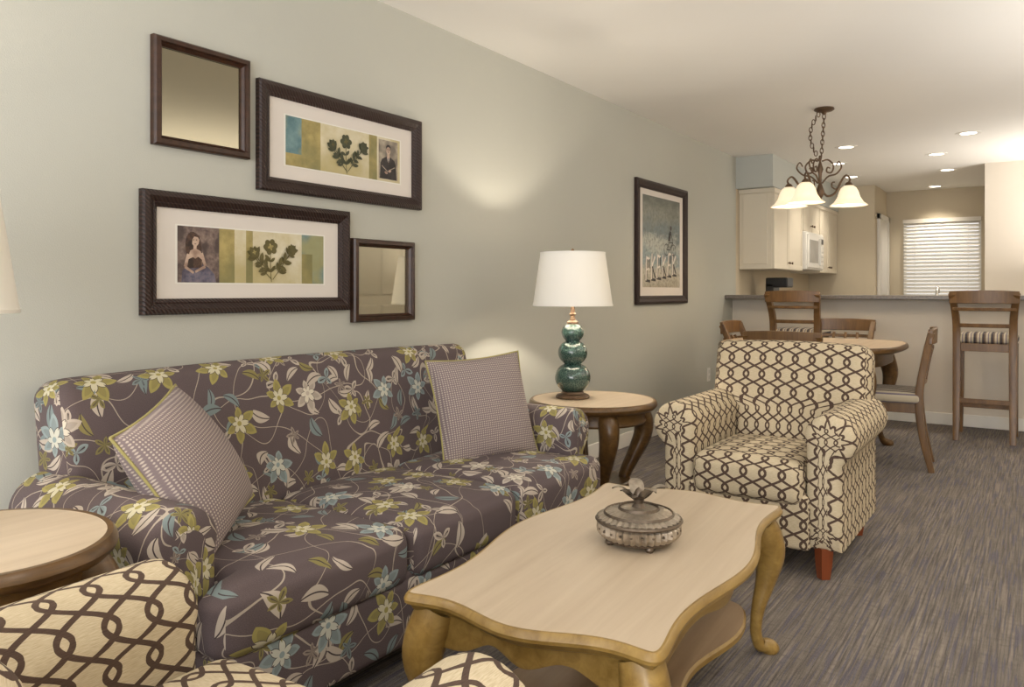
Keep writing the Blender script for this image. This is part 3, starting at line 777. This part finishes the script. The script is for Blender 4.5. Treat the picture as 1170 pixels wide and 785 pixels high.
def ring(cx,cz,R_,w_):
    for q in range(16):
        a=q*pi/8; a2=a+pi/8; stroke(cx+R_*cos(a),cz+R_*sin(a),cx+R_*cos(a2),cz+R_*sin(a2),w_,blk_m)
ring(.08,-.04,.045,.006); ring(.22,-.04,.045,.006)
stroke(.08,-.04,.13,.02,.007,blk_m);stroke(.13,.02,.2,.02,.007,blk_m);stroke(.2,.03,.22,-.04,.007,blk_m);stroke(.08,-.04,.15,-.04,.007,blk_m);stroke(.15,-.04,.2,.02,.007,blk_m)
stroke(.13,.03,.16,.11,.028,blk_m); stroke(.16,.10,.2,.04,.01,blk_m); poly('head',ell(.17,.135,.017,.02),-.0093,blk_m,e)
# ---------------------------------------------------------------- decorative dish on table
dd=empty('lidded_metal_dish',(1.595,1.885,TZ))
pew=M('antique_pewter','#a89c8c',.34,.7,.35,60,.3,90); pewd=M('antique_pewter_dark','#665a4e',.4,.7,.35,60,.3,90)
fl=lambda i,z: .045*(1 if i%2 else -1)
lathe('bowl',[(.001,.014),(.075,.014),(.098,.022),(.107,.034),(.107,.052),(.1,.06),(.001,.06)],pew,dd,seg=72,flute=fl,ang=20)
lathe('rim',[(.1,.058),(.113,.060),(.116,.064),(.113,.069),(.1,.071)],pewd,dd,closed=True,seg=48)
lathe('base_ring',[(.07,.012),(.092,.014),(.094,.02),(.08,.022)],pewd,dd,closed=True,seg=48)
lathe('lid',[(.001,.066),(.108,.066),(.108,.071),(.09,.08),(.06,.09),(.03,.096),(.001,.098)],pew,dd,seg=72,flute=lambda i,z:(.03*(1 if i%2 else -1)),ang=20)
for rr_ in(.052,.09): lathe('lid_ring',[(rr_-.004,.088 if rr_<.06 else .078),(rr_+.004,.090 if rr_<.06 else .079),(rr_,.098 if rr_<.06 else .085)],pewd,dd,closed=True,seg=40)
for k in range(24):
    a=k*2*pi/24; lathe('bead_%d'%k,[(.0005,-.004),(.0035,-.002),(.0035,.002),(.0005,.004)],pewd,dd,(.1085*cos(a),.1085*sin(a),.043),8)
lathe('knob_stem',[(.001,.09),(.02,.094),(.012,.106),(.014,.114),(.001,.116)],pewd,dd,seg=24)
for k in range(4):
    a=pi/4+k*pi/2; lathe('foot',[(.001,0),(.009,.0),(.013,.008),(.010,.018),(.001,.02)],pewd,dd,(.08*cos(a),.08*sin(a),0),14)
for k in range(7):
    a=k*2*pi/7+.4; L=.072 if k%2==0 else .052; up=.044 if k%2==0 else .022
    V=[];F=[]
    for i in range(9):
        t=i/8; wd=.02*sin(pi*t**.8)**.8+.0005; c=Vector((cos(a)*(L*t+.004),sin(a)*(L*t+.004),.112+up*sin(t*2.0)))
        sd=Vector((-sin(a),cos(a),0))
        V+=[c-sd*wd,c+Vector((0,0,-.004)),c+sd*wd,c+Vector((0,0,.001))]
    for i in range(8):
        for q in range(4): F.append((i*4+q,i*4+(q+1)%4,(i+1)*4+(q+1)%4,(i+1)*4+q))
    mk('finial_leaf_%d'%k,V,F,pewd if k%2 else pew,dd)
lathe('finial_bud',[(.001,.108),(.014,.114),(.016,.126),(.008,.142),(.001,.148)],pewd,dd,seg=18)
# ---------------------------------------------------------------- dining set
def dchair(name,loc,rot,sh=.45,bh=.9,w=.43,d=.42,stool=False,lean=.085):
    """faces -Y local; back at +Y"""
    e=empty(name,loc,rot); hw=w/2
    lr=.027 if stool else .023
    for sx in(-1,1):
        tube('front_leg',[(sx*(hw-.03),-d/2+.03,sh-.04,lr),(sx*(hw-.03),-d/2+.03,sh*.5,lr*.9),(sx*(hw-.025),-d/2+.015,0,lr*.72)],chairw_m,e,sub=3,seg=8,sq=5)
        tube('back_post',[(sx*(hw-.03),d/2+.05,0,lr*.8),(sx*(hw-.03),d/2-.0,sh*.5,lr),(sx*(hw-.03),d/2-.02,sh,lr*1.05),(sx*(hw-.025),d/2+.01,(sh+bh)/2,lr),(sx*(hw-.005),d/2+lean,bh-.02,lr*.9)],chairw_m,e,sub=5,seg=8,sq=5)
    for (a,b) in(((-hw+.03,-d/2+.03),(hw-.03,-d/2+.03)),((-hw+.03,d/2-.02),(hw-.03,d/2-.02)),((-hw+.03,-d/2+.03),(-hw+.03,d/2-.02)),((hw-.03,-d/2+.03),(hw-.03,d/2-.02))):
        lo=(min(a[0],b[0])-.012,min(a[1],b[1])-.012,sh-.09);hi=(max(a[0],b[0])+.012,max(a[1],b[1])+.012,sh-.03)
        box('seat_rail',lo,hi,chairw_m,e,.003)
    rbox('seat',(w-.0,d,.07),.03,stripe_m,e,(0,0-.005,sh),puff=.015,n=6)
    def rail(nm,z0,z1,yb,bow,th=.022,inset=.0,arch=.02):
        V=[];F=[];K=12
        for i in range(K+1):
            t=i/K*2-1; x=t*(hw+.012-inset); y=yb+bow*(1-t*t); zt_=z1+arch*(1-t*t)
            V+=[(x,y-th/2,z0),(x,y+th/2,z0),(x,y+th/2+.004,zt_),(x,y-th/2+.004,zt_)]
        for i in range(K):
            for q in range(4): F.append((i*4+q,i*4+(q+1)%4,(i+1)*4+(q+1)%4,(i+1)*4+q))
        F.append((0,1,2,3));F.append([K*4+q for q in range(4)])
        o=mk(nm,V,F,chairw_m,e,ang=30);m=o.modifiers.new('b','BEVEL');m.width=.004;m.segments=2;m.limit_method='ANGLE'
    rail('top_rail',bh-.09,bh,d/2+lean-.005,.025,arch=.008)
    rail('cross_rail',bh-.145,bh-.12,d/2+lean-.02,.02,.018,.02,.0)
    rail('lower_rail',sh+.09,sh+.12,d/2-.0,.015,.018,.03,.0)
    if not stool:
        for x in(-.09,0,.09):
            tube('slat',[(x,d/2+.012,sh+.11,.012),(x,d/2+.03,(sh+bh)/2,.012),(x,d/2+lean+.003,bh-.11,.012)],chairw_m,e,sub=4,seg=8,sq=4)
    if stool:
        for z,yy in((.22,-d/2+.028),(.30,d/2+.02)): box('stretcher',(-hw+.03,yy-.011,z-.018),(hw-.03,yy+.011,z+.018),chairw_m,e,.003)
        for sx in(-1,1): box('side_stretcher',(sx*(hw-.03)-.01,-d/2+.02,.25),(sx*(hw-.03)+.01,d/2+.03,.28),chairw_m,e,.003)
    return e
dt=empty('dining_table',(1.13,5.75,0))
loft('top',circ(.60,.60,72,3.2),[(.03,.715),(.014,.72),(.003,.728),(0,.74),(.004,.752),(.01,.76),(.02,.76),(.0205,.7596)],[brownw_m,lighttop_m],dt,capmi=(0,1),mi=[0]*6+[1])
loft('apron',circ(.50,.50,72,3.6),[(0,.63),(-.004,.64),(0,.66),(0,.716)],brownw_m,dt)
for sx in(-1,1):
    for sy in(-1,1): cab_leg(dt,sx*.40,sy*.40,sx,sy,.70,1.25,brownw_m,.06,.05)
dchair('dining_chair',(1.22,4.93,0),pi,bh=.88)
dchair('dining_chair',(1.15,6.50,0),0,bh=.89)
dchair('dining_chair',(.77,5.95,0),pi/2,bh=.885)
dchair('dining_chair',(1.655,5.54,0),-pi/2+.10,bh=.885,w=.41,d=.40,lean=.05)
dchair('bar_stool',(.76,6.92,0),pi,sh=.76,bh=1.12,w=.42,d=.40,stool=True)
dchair('bar_stool',(2.13,6.92,0),pi,sh=.76,bh=1.12,w=.42,d=.40,stool=True)
# ---------------------------------------------------------------- chandelier
ch=empty('chandelier',(1.19,5.85,0))
lathe('canopy',[(.001,H),(.065,H),(.07,H-.012),(.055,H-.022),(.02,H-.03),(.012,H-.045),(.001,H-.047)],bronze_m,ch)
def links(p0,p1,n,sag=0,side=(0,0)):
    for i in range(n):
        t=(i+.5)/n; c=[p0[k]+(p1[k]-p0[k])*t for k in range(3)]; s=4*t*(1-t)*sag
        c[0]+=side[0]*s; c[1]+=side[1]*s
        L=math.dist(p0,p1)/n*.68; pts=[]
        for q in range(13):
            a=2*pi*q/12; pts.append((.011*cos(a),0,L*sin(a),.0034))
        o=tube('chain_link',pts,bronze_m,ch,sub=1,seg=6,loc=c); o.rotation_euler=(0,0,(i%2)*pi/2+.4)
links((0,0,H-.045),(-.02,-.0,2.09),10)
R=Vector((.824,.566));Fw=Vector((-.566,.824))
links((-.03*R.x,-.03*R.y,H-.03),(-.05*R.x,-.05*R.y,2.10),11,-.06,(R.x,R.y))
ox,oy=-.025,-.012
lathe('column',[(.001,2.10),(.008,2.10),(.012,2.08),(.006,2.06),(.014,2.03),(.022,2.0),(.012,1.97),(.010,1.9),(.02,1.87),(.03,1.84),(.022,1.81),(.010,1.79),(.014,1.775),(.001,1.76)],bronze_m,ch,(ox,oy,0),seg=24)
sg_m=NB('alabaster_glass'); 
o_=sg_m.coord(); nn=sg_m.noise(o_,12,3); cc=sg_m.mix(nn,srgb('#f4dcb4'),srgb('#fff0d6')); sg_m.base(cc,.3)
sg_m.put(sg_m.b.inputs['Emission Color'],cc); sg_m.b.inputs['Emission Strength'].default_value=.7; sg_m=sg_m.m
for k,deg in enumerate((5,150,222)):
    a=math.radians(deg); dv=R*cos(a)+Fw*sin(a); rd=.215
    def pp(o,z,r): return (dv.x*o+ox,dv.y*o+oy,z,r)
    tube('arm_%d'%k,[pp(.01,1.86,.008),pp(.05,1.81,.008),pp(.11,1.83,.008),pp(.16,1.92,.008),pp(.195,1.96,.007),pp(rd+.01,1.935,.007),pp(rd,1.905,.008)],bronze_m,ch,sub=6,seg=8)
    tube('scroll_%d'%k,[pp(.015,2.06,.006),pp(.06,2.07,.006),pp(.10,2.03,.006),pp(.085,1.98,.006),pp(.05,1.985,.006),pp(.055,2.015,.0055),pp(.075,2.01,.005)],bronze_m,ch,sub=6,seg=8)
    tube('scroll_low_%d'%k,[pp(.015,1.90,.006),pp(.06,1.95,.006),pp(.12,1.97,.006),pp(.16,2.02,.006),pp(.14,2.06,.005),pp(.12,2.03,.005)],bronze_m,ch,sub=6,seg=8)
    tube('scroll_end_%d'%k,[pp(.15,1.90,.0055),pp(.125,1.86,.0055),pp(.09,1.875,.0055),pp(.09,1.905,.005),pp(.11,1.91,.0045)],bronze_m,ch,sub=6,seg=8)
    lathe('cup',[(.001,1.91),(.016,1.91),(.026,1.895),(.034,1.878),(.001,1.876)],bronze_m,ch,(dv.x*rd+ox,dv.y*rd+oy,0),20)
    pr=[(.032,1.885),(.052,1.868),(.066,1.84),(.078,1.80),(.1,1.765),(.13,1.742)]
    lathe('glass_shade_%d'%k,pr+[(r-.004,z-.001) for r,z in reversed(pr)],sg_m,ch,(dv.x*rd+ox,dv.y*rd+oy,0),32,closed=True,ang=80)
    l=bpy.data.lights.new('bulb_light','POINT'); l.energy=4; l.color=(1,.86,.66); l.shadow_soft_size=.04
    o=bpy.data.objects.new('bulb_light',l); COL.objects.link(o); o.location=(dv.x*rd+ox,dv.y*rd+oy,1.76); o.parent=ch
# ---------------------------------------------------------------- light
def area(name,loc,rot,sx,sy,pw,col):
    l=bpy.data.lights.new(name,'AREA'); l.shape='RECTANGLE'; l.size=sx;l.size_y=sy;l.energy=pw;l.color=col
    o=bpy.data.objects.new(name,l);COL.objects.link(o);o.location=loc;o.rotation_euler=rot
area('window_daylight',(2.2,-1.95,1.15),(math.radians(90),0,0),3.3,2.1,140,(.99,.99,1.0))
area('added_ceiling_fill',(3.5,.6,1.4),(pi,0,0),1.2,1.2,24,(1,.97,.93))  # unseen upward fill lights, added only to brighten the ceiling
area('added_ceiling_fill',(3.7,4.2,1.2),(pi,0,0),1.2,2.2,52,(1,.965,.92))
area('added_ceiling_fill',(3.3,8.5,1.3),(pi,0,0),1.2,1.0,50,(1,.95,.88))  # added fill for the kitchen ceiling, no lamp stands here
for x,y in((2.9,.6),(2.9,2.9),(2.9,5.0),(1.2,-.8)):
    r=empty('recessed_downlight',(x,y,H))
    lathe('trim_ring',[(.062,-.004),(.095,-.004),(.098,0),(.062,0)],trim_m,r,closed=True,seg=32)
    lathe('lens',[(.001,-.003),(.064,-.003),(.064,0),(.001,0)],can_e,r,seg=32)
    spot((0,0,-.02),30,150,1.0,(1,.93,.83),r)
wd=bpy.data.worlds.new('world');scene.world=wd;wd.use_nodes=True
bg=wd.node_tree.nodes['Background'];bg.inputs[0].default_value=(.95,.97,1,1);bg.inputs[1].default_value=1.3
# ---------------------------------------------------------------- camera
cd=bpy.data.cameras.new('camera');cam=bpy.data.objects.new('camera',cd);COL.objects.link(cam)
cam.location=(2.48,0,1.12);cam.rotation_euler=(pi/2,0,math.radians(34.5))
cd.sensor_fit='HORIZONTAL';cd.sensor_width=36;cd.lens=880/1170*36;cd.shift_y=-(392.5-333)/1170;cd.clip_start=.02
scene.camera=cam
scene.view_settings.view_transform='Standard'
